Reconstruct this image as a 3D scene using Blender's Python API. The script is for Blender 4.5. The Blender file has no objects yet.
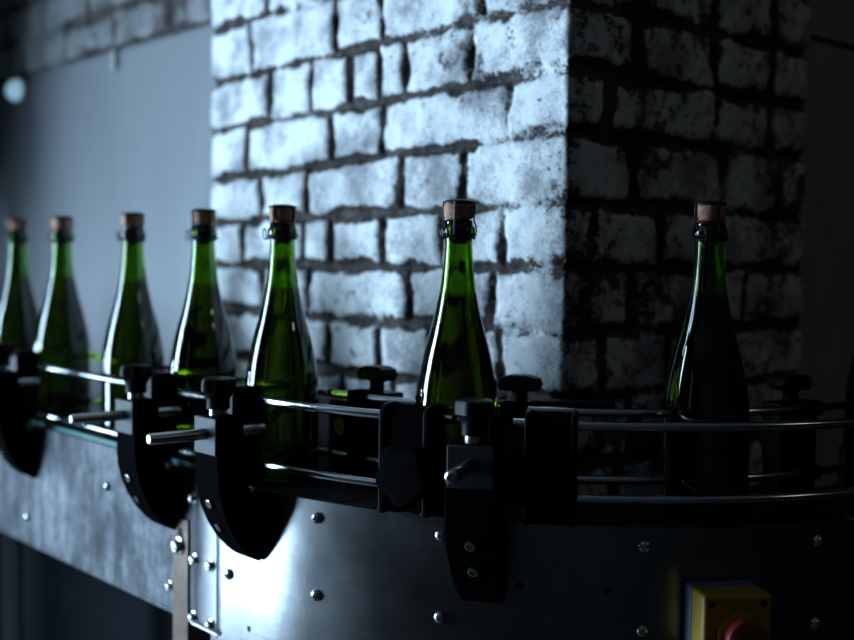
import bpy, bmesh, math, random
import numpy as np
from mathutils import Vector, Matrix

scene = bpy.context.scene
col = scene.collection
R = math.radians
random.seed(4)

# ------------------------------------------------------------------ frame of reference
O = Vector((.208, 1.652, 0))              # centre of the conveyor's turn, on the floor
N = Vector((-.76, -.65, 0)).normalized()  # outward from the straight run
T = Vector((-.65, .76, 0)).normalized()   # along the straight run, away from the turn
TH0 = math.degrees(math.atan2(N.x, -N.y)) # angle at which the turn meets the straight run
BELT = 1.0

def W(t, off, z=0.0):
    return O + T * t + N * off + Vector((0, 0, z))
def nrm(th):
    return Vector((math.sin(R(th)), -math.cos(R(th)), 0))
def A(th, r, z=0.0):
    return O + nrm(th) * r + Vector((0, 0, z))

# ------------------------------------------------------------------ camera
cam_d = bpy.data.cameras.new('camera')
cam = bpy.data.objects.new('camera', cam_d)
col.objects.link(cam)
cam.matrix_world = (Matrix.Translation((0, 0, 1.253)) @ Matrix.Rotation(R(90 - 2.8), 4, 'X')
                    @ Matrix.Rotation(R(.7), 4, 'Z'))
cam_d.sensor_width = 36
cam_d.lens = 50
cam_d.clip_start = .02
cam_d.dof.use_dof = True
cam_d.dof.focus_distance = 1.17
cam_d.dof.aperture_fstop = 3.0
scene.camera = cam

# ------------------------------------------------------------------ light
world = bpy.data.worlds.new('world')
scene.world = world
world.use_nodes = True
bg = world.node_tree.nodes['Background']
bg.inputs[0].default_value = (.8, .9, .85, 1)
bg.inputs[1].default_value = .0035

def area(name, loc, aim, sx, sy, power, color, spread=180):
    d = bpy.data.lights.new(name, 'AREA')
    d.shape = 'RECTANGLE'
    d.size, d.size_y = sx, sy
    d.energy = power
    d.color = color
    d.spread = R(spread)
    o = bpy.data.objects.new(name, d)
    col.objects.link(o)
    o.location = loc
    o.rotation_euler = (Vector(aim) - Vector(loc)).to_track_quat('-Z', 'Y').to_euler()
    return o

WIN = Vector((-2.55, 2.05, 1.20))          # middle of the big window on the left
WN = Vector((.97, -.22, 0)).normalized()   # into the room
WU = Vector((-WN.y, WN.x, 0))             # along the window wall
area('window_daylight', WIN + WN * .03, WIN + WN, 1.35, 2.0, 320, (.52, .76, 1.0))
WIN2 = Vector((-2.9, -.9, 1.7))
area('side_window_daylight', WIN2 + Vector((.03, .01, 0)), (0, .8, 1.2), .3, 1.2, .3, (.7, .86, 1.0))
area('room_lamp', (2.3, .1, 2.5), (.35, 1.5, 1.2), .4, .1, .75, (1.0, .94, .78))

scene.view_settings.view_transform = 'Standard'
scene.view_settings.look = 'None'
scene.view_settings.exposure = 0
scene.view_settings.gamma = 1
scene.view_settings.use_curve_mapping = False
cy = scene.cycles
cy.max_bounces = 20
cy.transmission_bounces = 16
cy.glossy_bounces = 8
cy.diffuse_bounces = 4
cy.caustics_refractive = True
cy.caustics_reflective = False
cy.sample_clamp_indirect = 4
cy.use_denoising = True

# ------------------------------------------------------------------ materials
def mat(name):
    m = bpy.data.materials.new(name)
    m.use_nodes = True
    return m, m.node_tree, m.node_tree.nodes['Principled BSDF']

def nd(nt, kind, **kw):
    n = nt.nodes.new(kind)
    for k, v in kw.items():
        if k in n.inputs.keys():
            n.inputs[k].default_value = v
        else:
            setattr(n, k, v)
    return n

def coords(nt, scale=(1, 1, 1), obj=True):
    tc = nt.nodes.new('ShaderNodeTexCoord')
    mp = nt.nodes.new('ShaderNodeMapping')
    mp.inputs['Scale'].default_value = scale
    nt.links.new(tc.outputs['Object'], mp.inputs['Vector'])
    return mp.outputs['Vector']

def noise(nt, vec, scale, detail=4, rough=.6):
    n = nd(nt, 'ShaderNodeTexNoise', Scale=scale, Detail=detail, Roughness=rough)
    nt.links.new(vec, n.inputs['Vector'])
    return n.outputs['Fac']

def ramp(nt, fac, stops):
    r = nt.nodes.new('ShaderNodeValToRGB')
    e = r.color_ramp.elements
    while len(e) < len(stops):
        e.new(.5)
    for i, (p, c) in enumerate(stops):
        e[i].position = p
        e[i].color = (*c, 1) if len(c) == 3 else c
    nt.links.new(fac, r.inputs['Fac'])
    return r.outputs['Color']

def bump(nt, bs, h, strength=.3, dist=.001):
    b = nd(nt, 'ShaderNodeBump', Strength=strength, Distance=dist)
    nt.links.new(h, b.inputs['Height'])
    nt.links.new(b.outputs['Normal'], bs.inputs['Normal'])

def math_n(nt, op, a, b, c=None):
    n = nt.nodes.new('ShaderNodeMath')
    n.operation = op
    for i, v in enumerate((a, b, c)):
        if v is None:
            continue
        if isinstance(v, (int, float)):
            n.inputs[i].default_value = v
        else:
            nt.links.new(v, n.inputs[i])
    return n.outputs[0]

def plain(name, c, rough=.5, metal=0, bumpy=0, scale=40, vary=.15, spec=.5, coat=0):
    m, nt, bs = mat(name)
    v = coords(nt)
    f = noise(nt, v, scale)
    lo = tuple(x * (1 - vary) for x in c)
    hi = tuple(min(1, x * (1 + vary)) for x in c)
    nt.links.new(ramp(nt, f, [(.3, lo), (.7, hi)]), bs.inputs['Base Color'])
    bs.inputs['Roughness'].default_value = rough
    bs.inputs['Metallic'].default_value = metal
    bs.inputs['Specular IOR Level'].default_value = spec
    if bumpy:
        bump(nt, bs, f, bumpy, .001)
    return m

M = {}
M['black_plastic'] = plain('black_plastic', (.004, .004, .0045), .38, bumpy=.15, scale=500, spec=.06)
M['matt_black'] = plain('matt_black_plastic', (.004, .004, .0045), .75, bumpy=.1, scale=500, spec=0)
M['black_rubber'] = plain('black_rubber', (.006, .006, .0065), .55, scale=60, spec=.1)
M['chrome'] = plain('polished_steel', (.55, .56, .58), .16, 1, scale=200, vary=.05)
M['bolt'] = plain('bolt_steel', (.48, .49, .5), .25, 1, scale=300, vary=.1)
M['rod'] = plain('rod_steel', (.36, .36, .36), .27, 1, scale=200)
M['wire'] = plain('hood_wire', (.05, .055, .06), .35, 1, scale=300)
M['cap'] = plain('dark_cap', (.012, .012, .012), .4, .3, scale=100)
M['hole'] = plain('dark_hole', (.003, .003, .003), .9)
M['yellow'] = plain('yellow_plastic', (.30, .20, .008), .5, scale=60, vary=.08)
M['red'] = plain('red_plastic', (.16, .004, .008), .4, scale=60, vary=.08)
M['slate'] = plain('slate_plastic', (.09, .12, .2), .5)
M['teal'] = plain('teal_wear_strip', (.04, .16, .16), .3)
M['bronze'] = plain('tarnished_steel', (.075, .052, .042), .5, 1, scale=30, vary=.3)
M['white_frame'] = plain('white_window_frame', (.5, .5, .5), .5)
M['floor'] = plain('floor_concrete', (.022, .023, .025), .55, bumpy=.3, scale=6, vary=.4)
M['ceiling'] = plain('ceiling_plaster', (.10, .10, .10), .8, bumpy=.3, scale=8, vary=.3)
M['shade_base'] = plain('shade_wall_base', (.008, .009, .012), .8, spec=.05)
M['wall'] = plain('wall_plaster', (.05, .05, .047), .75, bumpy=.3, scale=10, vary=.15)
M['plaster_right'] = plain('plaster_right', (.36, .35, .30), .8, bumpy=.3, scale=14, vary=.12)

# cork
m, nt, bs = mat('cork')
v = coords(nt)
nt.links.new(ramp(nt, noise(nt, v, 260, 5, .7), [(.3, (.10, .035, .018)), (.5, (.42, .20, .12)), (.75, (.62, .36, .24))]), bs.inputs['Base Color'])
bs.inputs['Roughness'].default_value = .75
bump(nt, bs, noise(nt, v, 400), .5, .0006)
M['cork'] = m

# green bottle glass
m, nt, bs = mat('green_glass')
bs.inputs['Transmission Weight'].default_value = 1
bs.inputs['Base Color'].default_value = (.17, .33, .018, 1)
bs.inputs['Roughness'].default_value = .0
bs.inputs['IOR'].default_value = 1.52
M['glass'] = m
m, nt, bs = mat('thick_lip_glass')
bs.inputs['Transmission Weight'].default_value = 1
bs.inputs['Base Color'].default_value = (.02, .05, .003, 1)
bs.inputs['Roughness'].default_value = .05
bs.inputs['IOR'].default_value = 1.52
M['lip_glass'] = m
# wine seen from inside the glass wall (index relative to the glass) and its free surface
m, nt, bs = mat('wine_side')
bs.inputs['Transmission Weight'].default_value = 1
bs.inputs['Base Color'].default_value = (.15, .16, .014, 1)
bs.inputs['Roughness'].default_value = 0
bs.inputs['IOR'].default_value = 1.335 / 1.52
M['wine_side'] = m
m, nt, bs = mat('wine_top')
bs.inputs['Transmission Weight'].default_value = 1
bs.inputs['Base Color'].default_value = (.6, .7, .3, 1)
bs.inputs['Roughness'].default_value = 0
bs.inputs['IOR'].default_value = 1.335
M['wine_top'] = m
m, nt, bs = mat('window_glass')
bs.inputs['Transmission Weight'].default_value = 1
bs.inputs['Roughness'].default_value = 0
bs.inputs['IOR'].default_value = 1.01
M['pane'] = m

# brushed stainless steel of the curved side panel
def brushed(name, c, rough, streak=(6, 6, 220), blot=8, dark=.7, bstr=.06):
    m, nt, bs = mat(name)
    v = coords(nt, streak)
    s = noise(nt, v, 1.5, 5, .7)
    v2 = coords(nt)
    b = noise(nt, v2, blot, 4, .55)
    f = math_n(nt, 'ADD', math_n(nt, 'MULTIPLY', s, .45), math_n(nt, 'MULTIPLY', b, .55))
    nt.links.new(ramp(nt, f, [(.32, tuple(x * dark for x in c)), (.62, c)]), bs.inputs['Base Color'])
    bs.inputs['Metallic'].default_value = 1
    r = math_n(nt, 'MULTIPLY_ADD', b, .18, rough - .09)
    nt.links.new(r, bs.inputs['Roughness'])
    bump(nt, bs, s, bstr, .0005)
    return m
M['brushed'] = brushed('brushed_steel', (.27, .275, .28), .26)
M['plate'] = brushed('bright_plate', (.8, .81, .82), .42)
# dull stained galvanised panel
m, nt, bs = mat('stained_steel')
v = coords(nt)
a_ = noise(nt, v, 9, 6, .7)
b_ = noise(nt, coords(nt, (40, 40, 6)), 1.2, 4, .6)
c_ = noise(nt, v, 70, 3, .5)
f = math_n(nt, 'ADD', math_n(nt, 'MULTIPLY', a_, .55), math_n(nt, 'ADD', math_n(nt, 'MULTIPLY', b_, .3), math_n(nt, 'MULTIPLY', c_, .15)))
nt.links.new(ramp(nt, f, [(.36, (.015, .017, .021)), (.48, (.042, .046, .052)), (.6, (.10, .105, .115))]), bs.inputs['Base Color'])
bs.inputs['Metallic'].default_value = .85
nt.links.new(ramp(nt, f, [(.35, (.72, .72, .72)), (.65, (.52, .52, .52))]), bs.inputs['Roughness'])
bump(nt, bs, a_, .12, .001)
M['stained'] = m
# glossy cladding sheet of the plain wall
m, nt, bs = mat('cladding_sheet')
v = coords(nt, (3, 3, .6))
f = noise(nt, v, 1.5, 3, .5)
nt.links.new(ramp(nt, f, [(.3, (.16, .17, .18)), (.7, (.20, .21, .225))]), bs.inputs['Base Color'])
bs.inputs['Roughness'].default_value = .5
bs.inputs['Specular IOR Level'].default_value = .3
bump(nt, bs, f, .4, .01)
M['cladding'] = m

# peeling whitewash over brick: "bare" is baked wear (0 painted .. 1 bare joint)
def whitewash(name, paint_lo, paint_hi, bias, fine=1.0):
    m, nt, bs = mat(name)
    v = coords(nt)
    at = nt.nodes.new('ShaderNodeAttribute'); at.attribute_name = 'bare'
    n1 = noise(nt, v, 55, 6, .72)
    n2 = noise(nt, v, 260, 4, .7)
    n3 = noise(nt, v, 14, 4, .6)
    k = math_n(nt, 'MULTIPLY_ADD', math_n(nt, 'SUBTRACT', n1, .5), 1.5 * fine, at.outputs['Fac'])
    k = math_n(nt, 'MULTIPLY_ADD', math_n(nt, 'SUBTRACT', n2, .5), 1.1 * fine, k)
    k = math_n(nt, 'ADD', k, bias)
    mask = nd(nt, 'ShaderNodeMapRange')
    mask.inputs['From Min'].default_value = .44
    mask.inputs['From Max'].default_value = .60
    nt.links.new(k, mask.inputs['Value'])
    paint = ramp(nt, math_n(nt, 'ADD', math_n(nt, 'MULTIPLY', n3, .6), math_n(nt, 'MULTIPLY', n2, .4)), [(.42, paint_lo), (.55, paint_hi)])
    bare = ramp(nt, math_n(nt, 'ADD', math_n(nt, 'MULTIPLY', n1, .6), math_n(nt, 'MULTIPLY', n3, .4)), [(.36, (.010, .009, .009)), (.5, (.042, .034, .031)), (.64, (.13, .105, .095))])
    mx = nt.nodes.new('ShaderNodeMix'); mx.data_type = 'RGBA'
    nt.links.new(mask.outputs['Result'], mx.inputs['Factor'])
    nt.links.new(paint, mx.inputs['A'])
    nt.links.new(bare, mx.inputs['B'])
    nt.links.new(mx.outputs['Result'], bs.inputs['Base Color'])
    bs.inputs['Roughness'].default_value = .8
    bs.inputs['Specular IOR Level'].default_value = .25
    h = math_n(nt, 'MULTIPLY_ADD', mask.outputs['Result'], -.6, math_n(nt, 'MULTIPLY_ADD', n1, .5, math_n(nt, 'MULTIPLY', n2, .4)))
    bump(nt, bs, h, .55, .0022)
    return m
M['whitewash'] = whitewash('peeling_whitewash', (.30, .305, .32), (.78, .80, .81), .02, 1.35)
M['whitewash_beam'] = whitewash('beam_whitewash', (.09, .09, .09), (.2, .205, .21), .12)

# ------------------------------------------------------------------ mesh helpers
def finish(name, bm, material, parent=None, smooth=True, bevel=0, autosmooth=None):
    bmesh.ops.recalc_face_normals(bm, faces=bm.faces[:])
    me = bpy.data.meshes.new(name)
    bm.to_mesh(me)
    bm.free()
    mats = material if isinstance(material, (list, tuple)) else [material]
    for mm in mats:
        me.materials.append(mm)
    for p in me.polygons:
        p.use_smooth = smooth
    o = bpy.data.objects.new(name, me)
    col.objects.link(o)
    if parent:
        o.parent = parent
    if bevel:
        b = o.modifiers.new('bevel', 'BEVEL')
        b.width = bevel
        b.segments = 3
        b.limit_method = 'ANGLE'
        b.angle_limit = R(35)
    if smooth:
        for e in me.edges:
            pass
        try:
            me.set_sharp_from_angle(angle=R(38))
        except Exception:
            pass
    return o

def empty(name, loc, rz=0):
    o = bpy.data.objects.new(name, None)
    o.empty_display_size = .05
    o.location = loc
    o.rotation_euler = (0, 0, rz)
    col.objects.link(o)
    return o

def tag(o, label=None, cat=None, group=None, kind=None):
    if label: o['label'] = label
    if cat: o['category'] = cat
    if group: o['group'] = group
    if kind: o['kind'] = kind
    return o

def box(bm, c, s, rot=None):
    g = bmesh.ops.create_cube(bm, size=1)
    mt = Matrix.Translation(c) @ (rot if rot else Matrix.Identity(4)) @ Matrix.Diagonal((*s, 1))
    bmesh.ops.transform(bm, matrix=mt, verts=g['verts'])
    return g['verts']

def lathe(bm, prof, seg=48, mt=None, close_ends=True, mi=0):
    """prof: list of (r, z); revolve about z"""
    rings = []
    for r, z in prof:
        if r < 1e-6:
            rings.append([bm.verts.new((0, 0, z))])
        else:
            rings.append([bm.verts.new((r * math.cos(2 * math.pi * i / seg), r * math.sin(2 * math.pi * i / seg), z)) for i in range(seg)])
    fs = []
    for a, b in zip(rings, rings[1:]):
        for i in range(seg):
            j = (i + 1) % seg
            if len(a) == 1 and len(b) == 1:
                continue
            if len(a) == 1:
                fs.append(bm.faces.new((a[0], b[j], b[i])))
            elif len(b) == 1:
                fs.append(bm.faces.new((a[i], a[j], b[0])))
            else:
                fs.append(bm.faces.new((a[i], a[j], b[j], b[i])))
    if close_ends:
        for rg in (rings[0], rings[-1]):
            if len(rg) > 1:
                fs.append(bm.faces.new(rg))
    for f in fs:
        f.material_index = mi
    if mt:
        bmesh.ops.transform(bm, matrix=mt, verts=[v for rg in rings for v in rg])
    return rings

def tube(bm, pts, r, seg=12, closed=False):
    pts = [Vector(p) for p in pts]
    n = len(pts)
    rings = []
    ref = Vector((0, 0, 1))
    for i, p in enumerate(pts):
        a = pts[(i - 1) % n] if (closed or i > 0) else p
        b = pts[(i + 1) % n] if (closed or i < n - 1) else p
        d = (b - a).normalized()
        if abs(d.dot(ref)) > .95:
            ref = Vector((1, 0, 0))
        s = d.cross(ref).normalized()
        u = s.cross(d).normalized()
        rings.append([bm.verts.new(p + s * (r * math.cos(2 * math.pi * k / seg)) + u * (r * math.sin(2 * math.pi * k / seg))) for k in range(seg)])
    m = n if closed else n - 1
    for i in range(m):
        a, b = rings[i], rings[(i + 1) % n]
        for k in range(seg):
            l = (k + 1) % seg
            bm.faces.new((a[k], a[l], b[l], b[k]))
    if not closed:
        bm.faces.new(rings[0]); bm.faces.new(rings[-1])

def stations(t0, th1, step=2.0):
    """path along the conveyor: from distance t0 on the straight run to angle th1 on the turn"""
    st = []
    if t0 > 0:
        k = max(1, int(t0 / .06))
        for i in range(k):
            st.append(('s', t0 * (1 - i / k)))
        st.append(('s', 0.0))
        a0 = TH0
    else:
        a0 = t0
    if th1 is not None:
        k = max(1, int(abs(th1 - a0) / step))
        for i in range(1 if t0 > 0 else 0, k + 1):
            st.append(('a', a0 + (th1 - a0) * i / k))
    return st

def stp(s, r, z):
    return W(s[1], r, z) if s[0] == 's' else A(s[1], r, z)

def sweep(bm, prof, st):
    rings = [[bm.verts.new(stp(s, r, z)) for r, z in prof] for s in st]
    k = len(prof)
    for a, b in zip(rings, rings[1:]):
        for i in range(k):
            j = (i + 1) % k
            bm.faces.new((a[i], a[j], b[j], b[i]))
    bm.faces.new(rings[0]); bm.faces.new(rings[-1])

# ------------------------------------------------------------------ brickwork
def vn(x, y, sc, seed):
    rs = np.random.RandomState(seed)
    tab = rs.rand(256, 256)
    x = x * sc + 50.3; y = y * sc + 31.7
    xi = np.floor(x).astype(int); yi = np.floor(y).astype(int)
    fx = x - xi; fy = y - yi
    fx = fx * fx * (3 - 2 * fx); fy = fy * fy * (3 - 2 * fy)
    g = lambda a, b: tab[a % 256, b % 256]
    return (g(xi, yi) * (1 - fx) + g(xi + 1, yi) * fx) * (1 - fy) + (g(xi, yi + 1) * (1 - fx) + g(xi + 1, yi + 1) * fx) * fy
def fbm(x, y, sc, seed, o=4, g=.55):
    s = 0; a = 1; t = 0
    for i in range(o):
        s = s + a * vn(x, y, sc * 2 ** i, seed + i); t += a; a *= g
    return s / t

# courses of the pillar: height of the joint under the course at the corner and at the far left end
ZJ = [(1.703, 1.70), (1.626, 1.622), (1.548, 1.538), (1.475, 1.459), (1.403, 1.382), (1.322, 1.314), (1.248, 1.247), (1.173, 1.174), (1.098, 1.10), (1.022, 1.025), (.947, .95)]
JL = [[.60, .49, .26, .14], [.62, .506, .452, .26, .10], [.666, .447, .34, .146], [.612, .504, .413, .348, .29, .163],
      [.676, .454, .338, .1], [.633, .515, .298, .177], [.689, .524, .454, .335, .215, .104],
      [.631, .508, .281, .122], [.578, .457, .339, .232, .108], [.63, .42, .31, .10], [.55, .44, .23, .12]]
JR = [[.12, .23, .37], [.22, .33], [.13, .27, .40], [.122, .271, .40], [.069, .278, .40], [.122, .30, .42],
      [.05, .17, .29], [.12, .35], [.07, .19, .33], [.12, .35], [.10, .24, .36]]

def brick_mesh(name, base, s_arr, z_arr, course_fn, material, amp=.010, patch=0, seed=1, parent=None):
    """base(s) -> (x, y, nx, ny); builds a relief surface with a baked wear attribute"""
    S, Z = np.meshgrid(s_arr, z_arr)
    wob = .010 * (fbm(S, Z, 14, seed + 40, 3) - .5)
    wob2 = .012 * (fbm(S, Z, 16, seed + 50, 3) - .5)
    d, rnd = course_fn(S + wob2, Z + wob)
    d = d + .013 * (fbm(S, Z, 45, seed + 60, 4) - .5) - .016 * np.clip(fbm(S, Z, 13, seed + 66, 3) - .48, -.12, .3)
    jt = 1 - np.clip((d - .0044) / .0052, 0, 1)              # 1 inside a joint
    rnd_edge = np.clip(d / .012, 0, 1)
    h = amp * (rnd_edge ** .6) - amp
    h += .007 * (fbm(S, Z, 22, seed, 5, .6) - .5) + .003 * (rnd - .5)
    big = fbm(S, Z, 9, seed + 7, 4, .6)
    wash = np.clip((fbm(S, Z, 6, seed + 21, 3) - .50) * 3.2, 0, .62)     # joints that still carry paint
    bare = jt * (.88 - wash) + .55 * (big - .5) + .12
    bare += (.30 * np.exp(-np.clip(d, 0, 1) / .007)) * (fbm(S, Z, 25, seed + 77, 3) * 1.6 - .3)
    bare += patch * np.clip((fbm(S, Z, 12, seed + 31, 4, .62) - .55) * 6, 0, 1) * .5
    if callable(material):
        pass
    P = np.array([base(s) for s in s_arr])
    X = P[None, :, 0] + P[None, :, 2] * h
    Y = P[None, :, 1] + P[None, :, 3] * h
    co = np.stack([X, Y, Z + 0 * X], -1).reshape(-1, 3)
    nz, ns = S.shape
    idx = np.arange(nz * ns).reshape(nz, ns)
    q = np.stack([idx[:-1, :-1], idx[:-1, 1:], idx[1:, 1:], idx[1:, :-1]], -1).reshape(-1, 4)
    me = bpy.data.meshes.new(name)
    me.from_pydata(co.tolist(), [], q.tolist())
    me.materials.append(material)
    at = me.attributes.new('bare', 'FLOAT', 'POINT')
    return me, at, bare, S, Z

PC = Vector((.155, 1.34, 0))     # the pillar's near corner
LL, RL, BACK = .78, .485, .32
def pillar_base(s):
    rr = .007
    if s < -LL:
        p = PC + T * LL - N * (-LL - s); n = T
    elif s <= -rr:
        p = PC + T * (-s); n = N
    elif s < rr:
        a = (s + rr) / (2 * rr) * math.pi / 2
        c = PC + T * rr - N * rr
        n = N * math.cos(a) - T * math.sin(a); n.normalize()
        p = c + n * rr
    elif s <= RL:
        p = PC - N * s; n = -T
    else:
        p = PC - N * RL + T * (s - RL); n = -N
    return (p.x, p.y, n.x, n.y)

def pillar_courses(S, Z):
    d = np.full(S.shape, .05); rnd = np.full(S.shape, .5)
    rs = np.random.RandomState(9)
    u = np.clip(-S, 0, LL)
    zj = [a + (b - a) * u / LL for a, b in ZJ]
    for i in range(-12, len(zj) + 13):
        def line(k):
            if k < 0: return zj[0] - k * .075
            if k >= len(zj): return zj[-1] - (k - len(zj) + 1) * .075
            return zj[k]
        top, bot = line(i - 1), line(i)
        inside = (Z <= top) & (Z > bot)
        k = i % len(JL)
        js = [-j for j in JL[k]] + JR[k] + [-LL - .2, RL + .15]
        js = sorted(js)
        dd = np.minimum(top - Z, Z - bot)
        for j in js:
            dd = np.minimum(dd, np.abs(S - j))
        r = np.full(S.shape, 0.)
        vals = rs.rand(len(js) + 1)
        r = vals[np.searchsorted(np.array(js), S)]
        d = np.where(inside, dd, d); rnd = np.where(inside, r, rnd)
    return d, rnd

s_arr = np.concatenate([np.arange(-LL - BACK, -LL, .02), np.arange(-LL, -.0075, .0025), np.linspace(-.0075, .0075, 9), np.arange(.01, RL, .0025), np.arange(RL, RL + BACK, .02)])
z_arr = np.concatenate([np.arange(0, .94, .03), np.arange(.94, 1.74, .0025), np.arange(1.74, 2.62, .03)])
me, at, bare, S, Z = brick_mesh('wall_pillar', pillar_base, s_arr, z_arr, pillar_courses, M['whitewash'], patch=0, seed=3)
# more bare patches near the arris, low down and over the side that faces the room
edge = np.exp(-np.abs(S) / .035)
bare += edge * (.22 + .5 * (fbm(S, Z, 30, 71, 4, .65) - .5))
low = np.clip((1.24 - Z) / .25, 0, 1) * (S < 0)
bare += low * .18
mid = np.exp(-((S + .20) / .12) ** 2) * np.exp(-((Z - 1.49) / .05) ** 2)
bare += .30 * mid * (fbm(S, Z, 18, 91, 4) > .48)
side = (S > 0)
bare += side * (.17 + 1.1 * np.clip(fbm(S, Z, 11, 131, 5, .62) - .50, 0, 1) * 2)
fade = np.clip((-S - .35) / .35, 0, 1)
bare -= fade * .10
at.data.foreach_set('value', bare.astype(np.float32).ravel())
for p in me.polygons: p.use_smooth = True
o = bpy.data.objects.new('wall_pillar', me); col.objects.link(o)
tag(o, kind='structure')

# brick beam over the cladding
BT0, BT1 = .585, 3.2
def beam_base(s):
    p = W(BT0 + s, .20); return (p.x, p.y, N.x, N.y)
def beam_courses(S, Z):
    d = np.full(S.shape, .05); rnd = np.full(S.shape, .5)
    k = np.floor((Z - 1.655) / .075).astype(int)
    fz = (Z - 1.655) - k * .075
    dz = np.minimum(fz, .075 - fz)
    sh = S + (k % 2) * .11
    m_ = np.floor(sh / .22); fs = sh - m_ * .22
    ds = np.minimum(fs, .22 - fs)
    return np.minimum(dz, ds), (np.sin(m_ * 12.9 + k * 78.2) * 43758.5) % 1
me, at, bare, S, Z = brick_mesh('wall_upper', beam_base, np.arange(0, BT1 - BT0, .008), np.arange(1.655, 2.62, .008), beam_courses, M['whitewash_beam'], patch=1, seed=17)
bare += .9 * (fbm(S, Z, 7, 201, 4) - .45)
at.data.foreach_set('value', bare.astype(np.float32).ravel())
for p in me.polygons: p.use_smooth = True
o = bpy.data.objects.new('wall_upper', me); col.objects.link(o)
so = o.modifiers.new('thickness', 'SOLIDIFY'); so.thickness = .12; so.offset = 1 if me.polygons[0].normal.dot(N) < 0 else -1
tag(o, kind='structure')

# ------------------------------------------------------------------ the rest of the room
def slab(name, pts, z0, z1, material, **kw):
    bm = bmesh.new()
    lo = [bm.verts.new((p[0], p[1], z0)) for p in pts]
    hi = [bm.verts.new((p[0], p[1], z1)) for p in pts]
    bm.faces.new(lo); bm.faces.new(hi)
    for i in range(len(pts)):
        j = (i + 1) % len(pts)
        bm.faces.new((lo[i], lo[j], hi[j], hi[i]))
    o = finish(name, bm, material, smooth=False, **kw)
    return tag(o, kind='structure')

# plain cladding behind the straight run
slab('wall_back', [W(.55, .178), W(3.6, .178), W(3.6, .10), W(.55, .10)], .93, 2.62, M['cladding'])
slab('wall_lower', [W(.55, .176), W(3.6, .176), W(3.6, .10), W(.55, .10)], 0, .93, M['shade_base'])  # near-black colour stands in for the shade beneath the conveyor
# plaster wall set back beyond the pillar's dark side
a0 = PC - N * (RL - .08) + T * .10
slab('wall_right', [a0, a0 - N * 1.9, a0 - N * 1.9 + T * .1, a0 + T * .1], 0, 2.62, M['plaster_right'])
slab('trim_1', [PC - N * (RL + .012) + T * .09, PC - N * (RL + .024) + T * .09, PC - N * (RL + .024) + T * .11, PC - N * (RL + .012) + T * .11], 0, 2.62, M['wall'])
slab('floor', [(-5, -3.5), (4, -3.5), (4, 6), (-5, 6)], -.08, 0, M['floor'])
slab('ceiling', [(-5, -3.5), (4, -3.5), (4, 6), (-5, 6)], 2.62, 2.7, M['ceiling'])
slab('wall_front', [(-5, -3.5), (4, -3.5), (4, -3.6), (-5, -3.6)], 0, 2.62, M['wall'])

# unseen partition added to shade the plain wall, with a gap for the conveyor
bm = bmesh.new()
for z0, z1, q0, q1 in ((1.34, 2.62, .17, .60), (1.17, 2.62, .60, 1.25), (0, .92, .60, 1.25), (0, 2.62, 1.25, 1.62)):
    c = [W(1.74, q0), W(1.74, q1), W(1.80, q1), W(1.80, q0)]
    lo = [bm.verts.new((p.x, p.y, z0)) for p in c]; hi = [bm.verts.new((p.x, p.y, z1)) for p in c]
    bm.faces.new(lo); bm.faces.new(hi)
    for i in range(4):
        bm.faces.new((lo[i], lo[(i + 1) % 4], hi[(i + 1) % 4], hi[i]))
tag(finish('shade_partition', bm, M['wall'], smooth=False), kind='structure')
slab('shade_pier', [W(1.74, .17), W(1.74, .34), W(1.80, .34), W(1.80, .17)], 0, 1.38, M['wall'])  # unseen pier, added to keep window light off the cladding
slab('shade_screen', [W(1.58, 1.33), W(1.62, 1.30), W(1.735, 1.52), W(1.735, 1.61)], 0, 2.62, M['wall'])  # slanted unseen screen, added to soften the window light on the cladding
bm = bmesh.new()  # hanging strips added out of view to stop light through the conveyor gap
for k in range(6):
    c = W(1.728 - .004 * (k % 2), .365 + k * .044, 1.23)
    box(bm, c, (.050, .003, .26), Matrix.Rotation(math.atan2(N.y, N.x), 4, 'Z'))
tag(finish('shade_strips', bm, M['black_rubber'], smooth=False), 'black rubber strips added to keep light out of the conveyor opening in the added unseen partition', 'light blocker')
# window wall on the left, with its opening
def wall_run(c, u, n, a, b, z0, z1, bm, th=.12):
    p = [c + u * a, c + u * b, c + u * b - n * th, c + u * a - n * th]
    lo = [bm.verts.new((q.x, q.y, z0)) for q in p]; hi = [bm.verts.new((q.x, q.y, z1)) for q in p]
    bm.faces.new(lo); bm.faces.new(hi)
    for i in range(4):
        j = (i + 1) % 4
        bm.faces.new((lo[i], lo[j], hi[j], hi[i]))
hw = .70
wc = Vector((WIN.x, WIN.y, 0))
bm = bmesh.new()
wall_run(wc, WU, WN, -6.0, -hw, 0, 2.62, bm)
wall_run(wc, WU, WN, hw, 1.3, 0, 2.62, bm)
wall_run(wc, WU, WN, -hw, hw, 0, .18, bm)
wall_run(wc, WU, WN, -hw, hw, 2.24, 2.62, bm)
tag(finish('wall_left', bm, M['wall'], smooth=False), kind='structure')
bm = bmesh.new()
for a, b, z0, z1 in [(-hw, -hw + .03, .18, 2.24), (hw - .03, hw, .18, 2.24), (-hw, hw, .18, .21), (-hw, hw, 2.21, 2.24)]:
    wall_run(wc + WN * .02, WU, WN, a, b, z0, z1, bm, .08)
w1 = tag(finish('window_1', bm, M['white_frame'], smooth=False), kind='structure')
bm = bmesh.new()
wall_run(wc - WN * .04, WU, WN, -hw + .03, hw - .03, .21, 2.21, bm, .005)
finish('window_pane', bm, M['pane'], w1, smooth=False)

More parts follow.
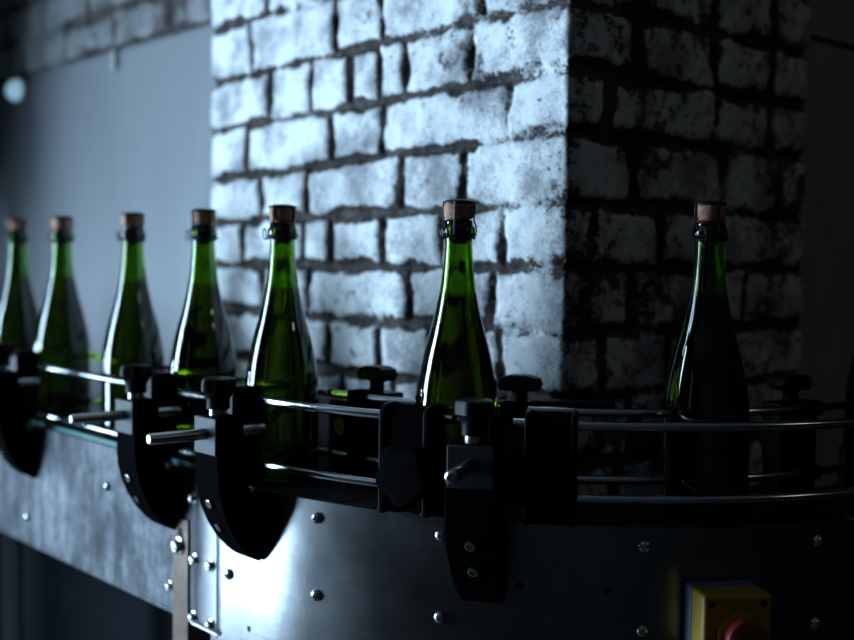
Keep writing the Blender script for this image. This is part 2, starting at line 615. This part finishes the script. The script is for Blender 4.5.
# ------------------------------------------------------------------ conveyor
def bolt_mesh(kind):
    bm = bmesh.new()
    if kind == 'hex':
        lathe(bm, [(.0095, 0), (.0095, .0012), (.0088, .0016)], 28)
        lathe(bm, [(.0066, .0014), (.0068, .0022), (.0068, .0062), (.0058, .0072)], 6)
        lathe(bm, [(.0035, .007), (.0035, .0078), (.0028, .0082)], 16)
    elif kind == 'dome':
        lathe(bm, [(.0060, 0), (.0062, .001), (.0056, .0028), (.0038, .0044), (.0016, .0050), (.0014, .0038), (0, .0036)], 24)
    elif kind == 'hole':
        lathe(bm, [(.0040, -.0005), (.0040, .0004), (0, .0004)], 20)
    bmesh.ops.recalc_face_normals(bm, faces=bm.faces[:])
    me = bpy.data.meshes.new(kind + '_bolt'); bm.to_mesh(me); bm.free()
    me.materials.append(M['hole'] if kind == 'hole' else M['bolt'])
    for p in me.polygons: p.use_smooth = True
    me.set_sharp_from_angle(angle=R(40))
    return me
BOLT = {k: bolt_mesh(k) for k in ('hex', 'dome', 'hole')}
def bolt(kind, pos, n, parent, name=None, sc=1.0):
    o = bpy.data.objects.new(name or ('bolt' if kind != 'hole' else 'drilled_hole'), BOLT[kind])
    col.objects.link(o)
    o.matrix_world = Matrix.Translation(pos) @ n.to_track_quat('Z', 'Y').to_matrix().to_4x4() @ Matrix.Rotation(random.random() * 3, 4, 'Z') @ Matrix.Scale(sc, 4)
    o.parent = parent
    return o

conveyor = empty('bottle_conveyor', (0, 0, 0))
tag(conveyor, 'steel sided bottle conveyor with black slat belt turning round the brick pillar', 'conveyor')
# flat stained side panel of the straight run
bm = bmesh.new()
sweep(bm, [(.524, .822), (.530, .822), (.530, 1.001), (.524, 1.001)], stations(2.6, None)[:-1] + [('s', .172)])
# return lip along the lower edge
sweep(bm, [(.500, .818), (.5312, .818), (.5312, .8225), (.500, .8225)], stations(2.6, None)[:-1] + [('s', .172)])
side_panel = finish('side_panel', bm, M['stained'], conveyor, smooth=False)
tag(side_panel, 'flat stained dull grey steel side panel')
for t, z, k in [(.627, .859, 'dome'), (.354, .947, 'dome'), (1.05, .86, 'dome')]:
    bolt(k, W(t, .530, z), N, side_panel)

# bright joint plate between the flat and the curved panel
bm = bmesh.new()
sweep(bm, [(.522, .815), (.530, .815), (.530, .996), (.522, .996)], [('s', .1305), ('s', .071)])
joint = finish('joint_plate', bm, M['plate'], conveyor, smooth=False, bevel=.0006)
tag(joint, 'narrow bright steel joint plate')
for t, z in [(.124, .969), (.121, .895), (.083, .896), (.123, .825), (.083, .825)]:
    bolt('hex', W(t, .530, z), N, joint, sc=.82)

# brown tarnished post with its slotted bolt
bm = bmesh.new()
sweep(bm, [(.500, .0), (.5325, .0), (.5325, .940), (.500, .940)], [('s', .171), ('s', .1335)])
post = finish('support_post', bm, M['bronze'], conveyor, smooth=False, bevel=.001)
tag(post, 'narrow brown tarnished support post')
bm = bmesh.new()
sl = []
for k in range(24):
    a = 2 * math.pi * k / 24
    sl.append((.0065 * math.cos(a), .0065 * math.sin(a) + (.010 if math.sin(a) > 0 else -.010)))
lo = [bm.verts.new(W(.152 + x, .5322, .912 + y)) for x, y in sl]
hi = [bm.verts.new(W(.152 + x, .5328, .912 + y)) for x, y in sl]
bm.faces.new(hi); bm.faces.new(lo)
for i in range(24):
    bm.faces.new((lo[i], lo[(i + 1) % 24], hi[(i + 1) % 24], hi[i]))
finish('slot', bm, M['hole'], post, smooth=False)
bolt('hex', W(.1535, .5328, .906), N, post, sc=1.15)
bolt('hex', W(.181, .5302, .850), N, side_panel, sc=.7)

# curved brushed panel
bm = bmesh.new()
sweep(bm, [(.524, .80), (.530, .80), (.530, 1.002), (.524, 1.002)], [('s', .0655), ('s', .03)] + stations(.001, 95, 1.0)[1:])
curved = finish('curved_panel', bm, M['brushed'], conveyor, smooth=True)
tag(curved, 'curved brushed stainless steel panel')
bolt('dome', A(-53.95 + 4.4, .530, .894) + T * .041, N, curved, sc=1.05)
bolt('hole', W(-.0, .530, .841), N, curved, sc=.8)
for th in (-37.25, -21.19, .25, 19.6, 38):
    for z in (.984, .902):
        bolt('dome', A(th, .530, z), nrm(th), curved)
for th in (-12.5, -3.5):
    bolt('hole', A(th, .530, .9405), nrm(th), curved)

# inner side panels
bm = bmesh.new()
sweep(bm, [(.384, .84), (.390, .84), (.390, 1.0), (.384, 1.0)], [('s', 2.6)] + stations(2.4, 95, 2)[1:])
finish('inner_panel', bm, M['brushed'], conveyor, smooth=True)

# under frame with legs
bm = bmesh.new()
sweep(bm, [(.40, .93), (.515, .93), (.515, .975), (.40, .975)], [('s', 2.6)] + stations(2.4, 95, 3)[1:])
finish('bed', bm, M['black_rubber'], conveyor, smooth=False)
for s in [('s', 1.9), ('s', 1.0), ('a', -20), ('a', 35), ('a', 85)]:
    for r in (.41, .505):
        bm = bmesh.new()
        p = stp(s, r, 0)
        box(bm, (p.x, p.y, .465), (.03, .03, .93))
        finish('leg', bm, M['rod'], conveyor, smooth=False)

# slat belt
bm = bmesh.new()
def slat(a, b, r0, r1, z0, z1):
    pts = []
    for s in (a, b):
        for r in (r0, r1):
            pts.append((s, r))
    q = [stp(a, r0, 0), stp(a, r1, 0), stp(b, r1, 0), stp(b, r0, 0)]
    lo = [bm.verts.new((p.x, p.y, z0)) for p in q]; hi = [bm.verts.new((p.x, p.y, z1)) for p in q]
    bm.faces.new(lo); bm.faces.new(hi)
    for i in range(4):
        j = (i + 1) % 4
        bm.faces.new((lo[i], lo[j], hi[j], hi[i]))
k = 0
t = 2.5
while t > .03:
    slat(('s', t), ('s', t - .0355), .396, .518, BELT - .005, BELT); t -= .038
th = TH0
while th < 94:
    slat(('a', th), ('a', th + 4.5), .396, .518, BELT - .005, BELT); th += 4.8
sweep(bm, [(.40, .975), (.514, .975), (.514, BELT - .0045), (.40, BELT - .0045)], [('s', 2.5)] + stations(2.4, 94, 3)[1:])
belt = finish('slat_belt', bm, M['black_rubber'], conveyor, smooth=False, bevel=.0008)
tag(belt, 'black slatted belt')

# wear strip along the straight run
bm = bmesh.new()
sweep(bm, [(.5185, .992), (.5235, .992), (.5235, 1.0065), (.5185, 1.0065)], stations(2.5, None)[:-1] + [('s', .08)])
tag(finish('wear_strip', bm, M['teal'], conveyor, smooth=False), 'thin teal wear strip')

# ------------------------------------------------------------------ guide rails
def rail(st, r, z, label, grp=None):
    bm = bmesh.new()
    tube(bm, [stp(s, r, z) for s in st], .0048, 16)
    o = finish('guide_rail', bm, M['chrome'])
    tag(o, label, 'guide rail', grp)
def straight(t0, t1, k=12):
    return [('s', t0 + (t1 - t0) * i / k) for i in range(k + 1)]
RF, RR = .512, .408
for z, w in ((1.0875, 'upper'), (1.0155, 'lower')):
    rail(straight(2.4, .022), RF, z, w + ' front steel rail of the straight run in front of the far bottles')
for z, w in ((1.0965, 'upper'), (1.0250, 'lower')):
    rail([('s', .016)] + [('a', TH0 + (-20.7 - TH0) * i / 14) for i in range(15)], RF, z, w + ' short curved steel rail in front of the fifth bottle from left')
    rail([('a', -13.8 + (92 + 13.8) * i / 40) for i in range(41)], RF, z, w + ' long curved steel rail in front of the rightmost full bottle')
    rail(straight(2.4, .02), RR, z, w + ' rear steel rail behind the bottles of the straight run')
    rail([('s', .01)] + [('a', TH0 + (92 - TH0) * i / 50) for i in range(51)], RR, z, w + ' rear curved steel rail passing the pillar corner')

# ------------------------------------------------------------------ brackets
def extrude_xz(bm, pts, y0, y1, taper=None):
    """closed outline in the local x-z plane extruded along y"""
    def w(z, y):
        return y * (taper(z) if taper else 1)
    a = [bm.verts.new((x, w(z, y0), z)) for x, z in pts]
    b = [bm.verts.new((x, w(z, y1), z)) for x, z in pts]
    bm.faces.new(a); bm.faces.new(b)
    n = len(pts)
    for i in range(n):
        j = (i + 1) % n
        bm.faces.new((a[i], a[j], b[j], b[i]))

def knob_bm(bm, r=.0205, h=.017, z0=0, lobes=5, stem_r=.0125, stem=.02, wing=.12):
    prof = []
    seg = 60
    def ring(z, f, lb):
        return [bm.verts.new((r * f * (1 + lb * math.cos(lobes * 2 * math.pi * i / seg)) * math.cos(2 * math.pi * i / seg),
                              r * f * (1 + lb * math.cos(lobes * 2 * math.pi * i / seg)) * math.sin(2 * math.pi * i / seg), z)) for i in range(seg)]
    lv = [(z0, stem_r / r, 0), (z0 + stem * .6, stem_r / r * 1.0, 0), (z0 + stem, .80, wing * .5), (z0 + stem + h * .15, .95, wing), (z0 + stem + h * .7, .96, wing),
          (z0 + stem + h * .92, .88, wing), (z0 + stem + h, .70, wing * .6), (z0 + stem + h, .01, 0)]
    rings = [ring(*a) for a in lv]
    for a, b in zip(rings, rings[1:]):
        for i in range(seg):
            j = (i + 1) % seg
            bm.faces.new((a[i], a[j], b[j], b[i]))
    bm.faces.new(rings[0]); bm.faces.new(rings[-1])

def axis_x(x0, z, y=0):
    return Matrix.Translation((x0, y, z)) @ Matrix.Rotation(R(90), 4, 'Y')

def rail_block(bm, x, y0, y1, z0=.990, z1=1.112, d=.034):
    """rounded clamp body the two rails run through; outline in x-z"""
    pts = []
    rr = .012
    for cx, cz, a0 in [(x + d / 2 - rr, z1 - rr, 0), (x - d / 2 + rr, z1 - rr, 90), (x - d / 2 + .005, z0 + .005, 180), (x + d / 2 - .005, z0 + .005, 270)]:
        q = rr if cz > 1.05 else .005
        for k in range(6):
            a = R(a0 + 90 * k / 5)
            pts.append((cx + q * math.cos(a), cz + q * math.sin(a)))
    extrude_xz(bm, pts, y0, y1)

def bracket_parts(root, clamp=(-.054, -.022)):
    # local frame: x outward from the curved panel (x = 0 is its surface), z up from the floor
    outer = [(.058, 1.085), (.058, 1.050), (.058, 1.020), (.0562, 1.003), (.0515, .985), (.044, .967), (.034, .950), (.021, .935), (.010, .9265), (.0015, .922)]
    inner = [(.0015, .992), (.004, .9925), (.010, .995), (.016, 1.001), (.021, 1.010), (.0245, 1.022), (.026, 1.035), (.026, 1.085)]
    pts = outer + inner
    def tp(z):
        if z > 1.05: return .92
        if z > .99: return .92 + .08 * (1.05 - z) / .06
        return 1.0 - .22 * (.99 - z) / .078
    bm = bmesh.new()
    extrude_xz(bm, pts, -.0262, .0262, tp)
    finish('arm', bm, M['matt_black'], root, smooth=True, bevel=.0022)
    bm = bmesh.new()
    box(bm, (.0585, 0, 1.064), (.004, .045, .040))
    finish('face_plate', bm, M['grey_plastic'], root, smooth=True, bevel=.0012)
    bm = bmesh.new()
    knob_bm(bm, z0=.0, stem=.017, h=.0165, r=.0195, stem_r=.0128, wing=.06)
    k = finish('knob', bm, M['black_plastic'], root)
    k.location = (.044, 0, 1.0925)
    bm = bmesh.new()
    lathe(bm, [(.0098, 0), (.0098, .009), (.009, .0095)], 28)
    c = finish('collar', bm, M['rod'], k)
    c.location = (0, 0, -.0095)
    bm = bmesh.new()
    lathe(bm, [(.0045, 0), (.0062, .0015), (.0062, .139), (.0045, .1405)], 24, axis_x(-.014, 1.066))
    finish('clamping_rod', bm, M['rod'], root)
    for z in (.990, .963):
        bm = bmesh.new()
        x = .0532 if z > .98 else .0418
        n = Vector((.95, 0, -.28)) if z > .98 else Vector((.86, 0, -.5))
        lathe(bm, [(.0052, -.002), (.0052, .0028), (.0040, .0032), (.0028, .0030), (.0026, .0012), (0, .001)], 20)
        b = finish('socket_screw', bm, M['rod'], root)
        b.location = (x, 0, z); b.rotation_euler = n.to_track_quat('Z', 'Y').to_euler()
    if clamp:
        bm = bmesh.new()
        rail_block(bm, -.005, clamp[0], clamp[1], d=.036)
        finish('rail_holder', bm, M['black_plastic'], root, bevel=.001)

M['grey_plastic'] = plain('grey_plastic', (.03, .032, .034), .45, scale=300, vary=.3, spec=.12)
M['dark_bolt'] = plain('dark_bolt', (.10, .10, .10), .35, 1, scale=300)

def ang(n):
    return math.atan2(n.y, n.x)
def place_bracket(pos, n, label, clamp=(-.054, -.022)):
    b = empty('rail_bracket', Vector((pos.x, pos.y, 0)), ang(n))
    bracket_parts(b, clamp)
    return tag(b, label, 'rail bracket', 'black arms carrying the front guide rails')
place_bracket(W(.615, .530), N, 'blurred black curved rail bracket cut by the left edge of the photo')
place_bracket(W(.185, .530), N, 'black curved rail bracket with knob and rod left of the joint plate')
place_bracket(W(-.006, .530), N, 'black curved rail bracket with rod in front of the fourth and fifth bottles')
place_bracket(A(-16.4, .530), nrm(-16.4), 'black rail bracket seen face on, below the centre bottle', None)
# its clamps: one on each rail end
def holder(th, half, label):
    o = empty('rail_clamp', Vector((*A(th, .530).xy, 0)), ang(nrm(th)))
    tag(o, label, 'rail clamp', 'black clamps on the ends of the curved rails')
    bm = bmesh.new()
    rail_block(bm, -.004, -half, half, 1.006, 1.110, .038)
    finish('clamp_body', bm, M['matt_black'], o, bevel=.001)
    bm = bmesh.new()
    for y in (-half, half - .005):
        rail_block(bm, -.0032, y, y + .005, 1.003, 1.1125, .0415)
    finish('end_flange', bm, M['black_plastic'], o, bevel=.001)
    bm = bmesh.new()
    knob_bm(bm, r=.031, h=.018, z0=0, lobes=5, stem_r=.016, stem=.012, wing=.09)
    k = finish('star_knob', bm, M['matt_black'], o)
    k.rotation_euler = (R(11), R(90), 0)
    k.location = (.010, .012 if th < -20 else 0, 1.046)
    return o
holder(-24.9, .0265, 'black rail clamp with star knob left of the centre bottle')
holder(-9.5, .0245, 'black rail clamp right of the centre bottle on the long rail')

# rear brackets with wing knobs
def rear(pos, n, label, scale=1.0):
    o = empty('rear_bracket', Vector((pos.x, pos.y, 0)), ang(n))
    tag(o, label, 'rail bracket', 'rear rail brackets with wing knobs')
    bm = bmesh.new()
    # local x points outward; body sits inward of the rear rail
    pts = [(-.006, 1.102), (-.006, .990), (-.002, .985), (-.002, .93), (-.022, .93), (-.030, .985), (-.036, 1.06), (-.036, 1.102)]
    extrude_xz(bm, pts, -.030, .030)
    finish('bracket_body', bm, M['black_plastic'], o, bevel=.003)
    for z in (1.0965, 1.025):
        bm = bmesh.new()
        box(bm, (.003, 0, z), (.022, .030, .016))
        finish('rail_holder', bm, M['matt_black'], o, bevel=.002)
    bm = bmesh.new()
    lathe(bm, [(.0085, 1.100), (.0085, 1.112), (.0115, 1.116), (.0115, 1.118)], 24, Matrix.Translation((-.020, 0, 0)))
    g = bmesh.ops.create_cube(bm, size=1)
    finish_verts = g['verts']
    bmesh.ops.delete(bm, geom=finish_verts, context='VERTS')
    # two winged head: rounded hexagonal bar
    hp = [(-.024, 1.121), (-.020, 1.1145), (.020, 1.1145), (.024, 1.121), (.021, 1.1285), (.010, 1.1315), (-.010, 1.1315), (-.021, 1.1285)]
    a = [bm.verts.new((-.020 - .011, y, z)) for y, z in hp]; b = [bm.verts.new((-.020 + .011, y, z)) for y, z in hp]
    bm.faces.new(a); bm.faces.new(b)
    for i in range(8):
        bm.faces.new((a[i], a[(i + 1) % 8], b[(i + 1) % 8], b[i]))
    finish('wing_knob', bm, M['black_plastic'], o, bevel=.003)
    return o
rear(A(-44.3, .400), nrm(-44.3), 'rear black bracket with wing knob between the fifth and centre bottles')
rear(A(-16.2, .400), nrm(-16.2), 'rear black bracket with knob just right of the centre bottle')
rear(A(32.2, .400), nrm(32.2), 'rear black bracket with knob right of the dark bottle')
rear(W(.33, .400), N, 'rear black bracket behind the third and fourth bottles from left')
rear(W(1.15, .400), N, 'rear black bracket at the far end behind the leftmost bottle')

# black cover plates seen above the rear rail
bm = bmesh.new()
sweep(bm, [(.372, 1.098), (.398, 1.098), (.398, 1.106), (.372, 1.106)], [('a', -14 + i) for i in range(0, 14)])
tag(finish('cover_strip', bm, M['black_plastic'], smooth=False, bevel=.001), 'flat black strip on the rear rail beside the pillar corner', 'cover strip')
# round moulded mark behind the fifth bottle, green light painted into its colour
bm = bmesh.new()
sweep(bm, [(.376, 1.0), (.396, 1.0), (.396, 1.088), (.376, 1.088)], [('s', .13), ('s', .06), ('s', 0)] + [('a', TH0 + i) for i in range(1, 2)])
gb = tag(finish('guide_block', bm, M['black_plastic'], smooth=False, bevel=.002), 'low black guide block behind the rear rail beside the fifth bottle, with a round mark', 'guide block')
M['mark'] = plain('mark_green_light', (.75, .95, .12), .5)
bm = bmesh.new()
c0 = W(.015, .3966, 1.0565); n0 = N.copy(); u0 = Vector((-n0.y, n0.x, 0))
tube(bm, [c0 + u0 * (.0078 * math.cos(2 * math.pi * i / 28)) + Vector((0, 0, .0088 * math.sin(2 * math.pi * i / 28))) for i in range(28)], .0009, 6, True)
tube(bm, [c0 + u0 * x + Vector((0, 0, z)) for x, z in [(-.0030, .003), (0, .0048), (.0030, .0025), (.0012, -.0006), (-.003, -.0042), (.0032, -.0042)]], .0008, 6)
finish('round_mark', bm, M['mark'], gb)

# ------------------------------------------------------------------ emergency stop box
es = empty('emergency_stop', Vector((*A(7.9, .530).xy, 0)), ang(nrm(7.9)))
tag(es, 'yellow emergency stop box with red mushroom button on the curved panel', 'emergency stop')
bm = bmesh.new(); box(bm, (.011, 0, .9185), (.021, .066, .066)); finish('box_base', bm, M['slate'], es, bevel=.003)
bm = bmesh.new(); box(bm, (.038, 0, .9185), (.033, .066, .066)); finish('box_lid', bm, M['yellow'], es, bevel=.0035)
bm = bmesh.new()
lathe(bm, [(.020, 0), (.020, .003), (.018, .004)], 40, axis_x(.0545, .916))
finish('yellow_collar', bm, M['yellow'], es)
bm = bmesh.new()
lathe(bm, [(.010, 0), (.010, .012), (.0185, .014), (.0195, .019), (.0185, .024), (.013, .0275), (0, .029)], 40, axis_x(.056, .916))
finish('red_button', bm, M['red'], es)
for y in (-.025, .025):
    for z in (.9435, .8935):
        bm = bmesh.new()
        lathe(bm, [(.0030, 0), (.0030, .0006), (0, .0006)], 18, axis_x(.0545, z, y))
        finish('lid_screw', bm, M['hole'], es)

# ------------------------------------------------------------------ bottles
OUT = [(.0435, .006), (.0437, .012), (.0437, .060), (.0436, .090), (.0432, .104), (.0424, .117), (.0408, .129), (.0386, .141), (.0356, .155), (.0318, .170), (.0278, .184),
       (.0242, .1985), (.0212, .212), (.0186, .226), (.0170, .238), (.0158, .250), (.0149, .263), (.0144, .276)]
LIP = [(.0146, .279), (.0172, .281), (.0176, .285), (.0172, .289), (.0150, .291), (.0147, .294), (.0146, .2965)]
LEVEL = .226
def inner_profile():
    pts = []
    for r, z in OUT:
        if z >= .012:
            pts.append((r - (.0036 if z > .05 else .0042), z if z > .02 else .012))
    return pts
def smooth_prof(p, n=3):
    """Catmull-Rom refinement of a profile"""
    q = []
    for i in range(len(p) - 1):
        p0 = p[max(0, i - 1)]; p1 = p[i]; p2 = p[i + 1]; p3 = p[min(len(p) - 1, i + 2)]
        for k in range(n):
            t = k / n
            f = lambda a, b, c, d: .5 * ((2 * b) + (-a + c) * t + (2 * a - 5 * b + 4 * c - d) * t * t + (-a + 3 * b - 3 * c + d) * t ** 3)
            q.append((f(p0[0], p1[0], p2[0], p3[0]), f(p0[1], p1[1], p2[1], p3[1])))
    q.append(p[-1])
    return q
SEG = 64
PUNT_OUT = [(0, .030), (.010, .028), (.020, .020), (.028, .010), (.034, .002), (.038, 0), (.0415, .0018)]
PUNT_IN = [(0, .035), (.011, .033), (.021, .026), (.029, .017), (.034, .012), (.037, .0125)]

def build_glass(parent):
    outer = PUNT_OUT + smooth_prof(OUT) + LIP
    ins = [(r - .0036, z) for r, z in smooth_prof(OUT) if z > .022]
    below = PUNT_IN + [p for p in ins if p[1] < LEVEL]
    above = [p for p in ins if p[1] >= LEVEL] + [(.0100, .279), (.0098, .290), (.0098, .2965)]
    # glass: outer surface plus the dry inner surface (the wetted one belongs to the wine)
    bm = bmesh.new()
    r1 = lathe(bm, outer, SEG, close_ends=False)
    r2 = lathe(bm, [below[-1]] + above, SEG, close_ends=False)
    for i in range(SEG):
        j = (i + 1) % SEG
        bm.faces.new((r1[-1][i], r1[-1][j], r2[-1][j], r2[-1][i]))
    me = bpy.data.meshes.new('glass')
    # orientation: outer faces outward, dry inner faces toward the axis
    bm.normal_update()
    for f in bm.faces:
        c = f.calc_center_median()
        rad = Vector((c.x, c.y, 0))
        rr = rad.length
    bmesh.ops.recalc_face_normals(bm, faces=bm.faces[:])
    bm.normal_update()
    # make sure a mid body face points outward
    test = max(bm.faces, key=lambda f: Vector((f.calc_center_median().x, f.calc_center_median().y, 0)).length)
    c = test.calc_center_median()
    if test.normal.dot(Vector((c.x, c.y, 0))) < 0:
        bmesh.ops.reverse_faces(bm, faces=bm.faces[:])
    bm.to_mesh(me); bm.free()
    me.materials.append(M['glass']); me.materials.append(M['lip_glass'])
    for p in me.polygons:
        p.use_smooth = True
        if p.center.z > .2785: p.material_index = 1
    g = bpy.data.objects.new('glass', me); col.objects.link(g); g.parent = parent
    # wine
    bm = bmesh.new()
    rg = lathe(bm, below, SEG, close_ends=False)
    top = bm.faces.new(rg[-1]); top.material_index = 1
    bmesh.ops.recalc_face_normals(bm, faces=bm.faces[:])
    me = bpy.data.meshes.new('wine'); bm.to_mesh(me); bm.free()
    me.materials.append(M['wine_side']); me.materials.append(M['wine_top'])
    for p in me.polygons: p.use_smooth = p.material_index == 0
    w = bpy.data.objects.new('wine', me); col.objects.link(w); w.parent = parent

def build_bottle():
    root = empty('wine_bottle', (0, 0, 0))
    build_glass(root)
    bm = bmesh.new()
    lathe(bm, [(.0092, .272), (.0094, .296), (.0142, .2985), (.0153, .302), (.0158, .307), (.0155, .312), (.0145, .3145), (0, .315)], 40)
    ck = finish('cork', bm, M['cork'], root)
    bm = bmesh.new()
    lathe(bm, [(.0152, .3128), (.0157, .3136), (.0156, .3150), (.0140, .3166), (.0100, .3176), (0, .318)], 40)
    finish('cap_plate', bm, M['cap'], ck)
    # wire hood
    bm = bmesh.new()
    def circ(r, z, n=36, w=0):
        return [(r * math.cos(2 * math.pi * i / n), r * math.sin(2 * math.pi * i / n), z + w * math.sin(8 * math.pi * i / n)) for i in range(n)]
    tube(bm, circ(.0165, .2785, w=.0004), .0014, 6, True)
    tube(bm, circ(.0172, .2815, w=-.0006), .0013, 6, True)
    tube(bm, circ(.0160, .3150), .0008, 6, True)
    for q in range(4):
        a = R(45 + 90 * q)
        ca, sa = math.cos(a), math.sin(a)
        px, py = -sa, ca
        for sgn in (1, -1):
            w = .0011 * sgn
            pr = [(.0168, .2775), (.0186, .284), (.0182, .290), (.0160, .297), (.0166, .304), (.0166, .310), (.0162, .3152)]
            pts = []
            for i, (r, z) in enumerate(smooth_prof(pr, 3)):
                tw = w * math.cos(i * 1.6)
                pts.append((r * ca + px * tw, r * sa + py * tw, z))
            tube(bm, pts, .00075, 6)
    # twisted loop hanging at the side
    lp = [(-.0170, -.002, .2785), (-.0205, -.003, .277), (-.0225, -.003, .281), (-.0228, -.002, .287), (-.0210, -.001, .290), (-.0196, -.001, .286), (-.0190, -.001, .280), (-.0175, 0, .278)]
    tube(bm, smooth_prof3(lp), .0008, 6)
    finish('wire_hood', bm, M['wire'], root)
    # dark finish ring of thick glass under the wire is part of the glass itself
    return root

def smooth_prof3(p, n=3):
    q = []
    for i in range(len(p) - 1):
        P = [Vector(p[max(0, i - 1)]), Vector(p[i]), Vector(p[i + 1]), Vector(p[min(len(p) - 1, i + 2)])]
        for k in range(n):
            t = k / n
            q.append(.5 * (2 * P[1] + (P[2] - P[0]) * t + (2 * P[0] - 5 * P[1] + 4 * P[2] - P[3]) * t * t + (3 * P[1] - P[0] - 3 * P[2] + P[3]) * t ** 3))
    q.append(Vector(p[-1]))
    return q

def copy_tree(o, parent=None):
    c = o.copy()
    col.objects.link(c)
    c.parent = parent
    for ch in list(o.children):
        copy_tree(ch, c)
    return c

spots = [(W(.841, .46, BELT), 10, 'blurred leftmost green bottle, cut by the left photo edge'),
         (W(.662, .46, BELT), -20, 'second green bottle from the left, in front of the plain grey wall'),
         (W(.421, .46, BELT), 25, 'third green bottle from the left, above the left bracket rod'),
         (W(.225, .46, BELT), -5, 'fourth green bottle from the left, overlapping the brick pillar edge'),
         (W(.043, .46, BELT), 12, 'fifth green bottle from the left, right behind the bracket knob'),
         (A(-22.56, .46, BELT), 30, 'centre green bottle, sharp, standing against the bright brick face'),
         (A(9.5, .46, BELT), 62, 'nearly black bottle in front of the dark side of the pillar'),
         (A(40.6, .46, BELT), 80, 'bottle at the right photo edge, only its dark shoulder in view')]
proto = build_bottle()
for i, (p, rz, lab) in enumerate(spots):
    b = proto if i == 0 else copy_tree(proto)
    b.location = p
    b.rotation_euler.z = R(rz)
    tag(b, lab, 'bottle', 'corked green wine bottles on the conveyor')

# ------------------------------------------------------------------ small things on the walls
glare_spot = empty('wall_glare', W(1.533, .178, 1.634), ang(N))  # glare on the cladding, modelled as an added glowing oval
glare_spot.location.z = 1.628
tag(glare_spot, 'small pale glowing oval added as a glare on the plain wall at upper left', 'glare')
M['glow'], nt, bs = mat('glare_glow')
bs.inputs['Base Color'].default_value = (.6, .7, .75, 1)
bs.inputs['Emission Color'].default_value = (.35, .66, .85, 1)
bs.inputs['Emission Strength'].default_value = .55
bm = bmesh.new()
lathe(bm, [(.036, 0), (.036, .008), (.034, .010)], 32, Matrix.Rotation(R(90), 4, 'Y') @ Matrix.Diagonal((.72, 1.1, 1, 1)))
finish('glare_base', bm, M['white_frame'], glare_spot)
bm = bmesh.new()
lathe(bm, [(.033, .009), (.031, .018), (.022, .026), (0, .03)], 32, Matrix.Rotation(R(90), 4, 'Y') @ Matrix.Diagonal((.72, 1.1, 1, 1)))
finish('glare_glow', bm, M['glow'], glare_spot)
bm = bmesh.new()  # bright reflection streak on the cladding, modelled as an added pale rod
p = W(1.048, .186, 0)
tube(bm, [(p.x, p.y, 1.655), (p.x, p.y, 1.618)], .005, 12)
tag(finish('streak_rod', bm, M['white_frame']), 'short pale rod added as a reflection streak under the brick beam on the plain wall', 'reflection streak')
# thin cable on the right wall
q0 = PC - N * (RL + .04) + T * .096
bm = bmesh.new()
tube(bm, [q0 + Vector((0, 0, 1.625)), q0 - N * .10 + Vector((0, 0, 1.605)), q0 - N * .5 + Vector((0, 0, 1.60))], .003, 8)
tag(finish('wall_cable', bm, M['black_rubber']), 'thin dark cable along the plaster wall at upper right', 'cable')
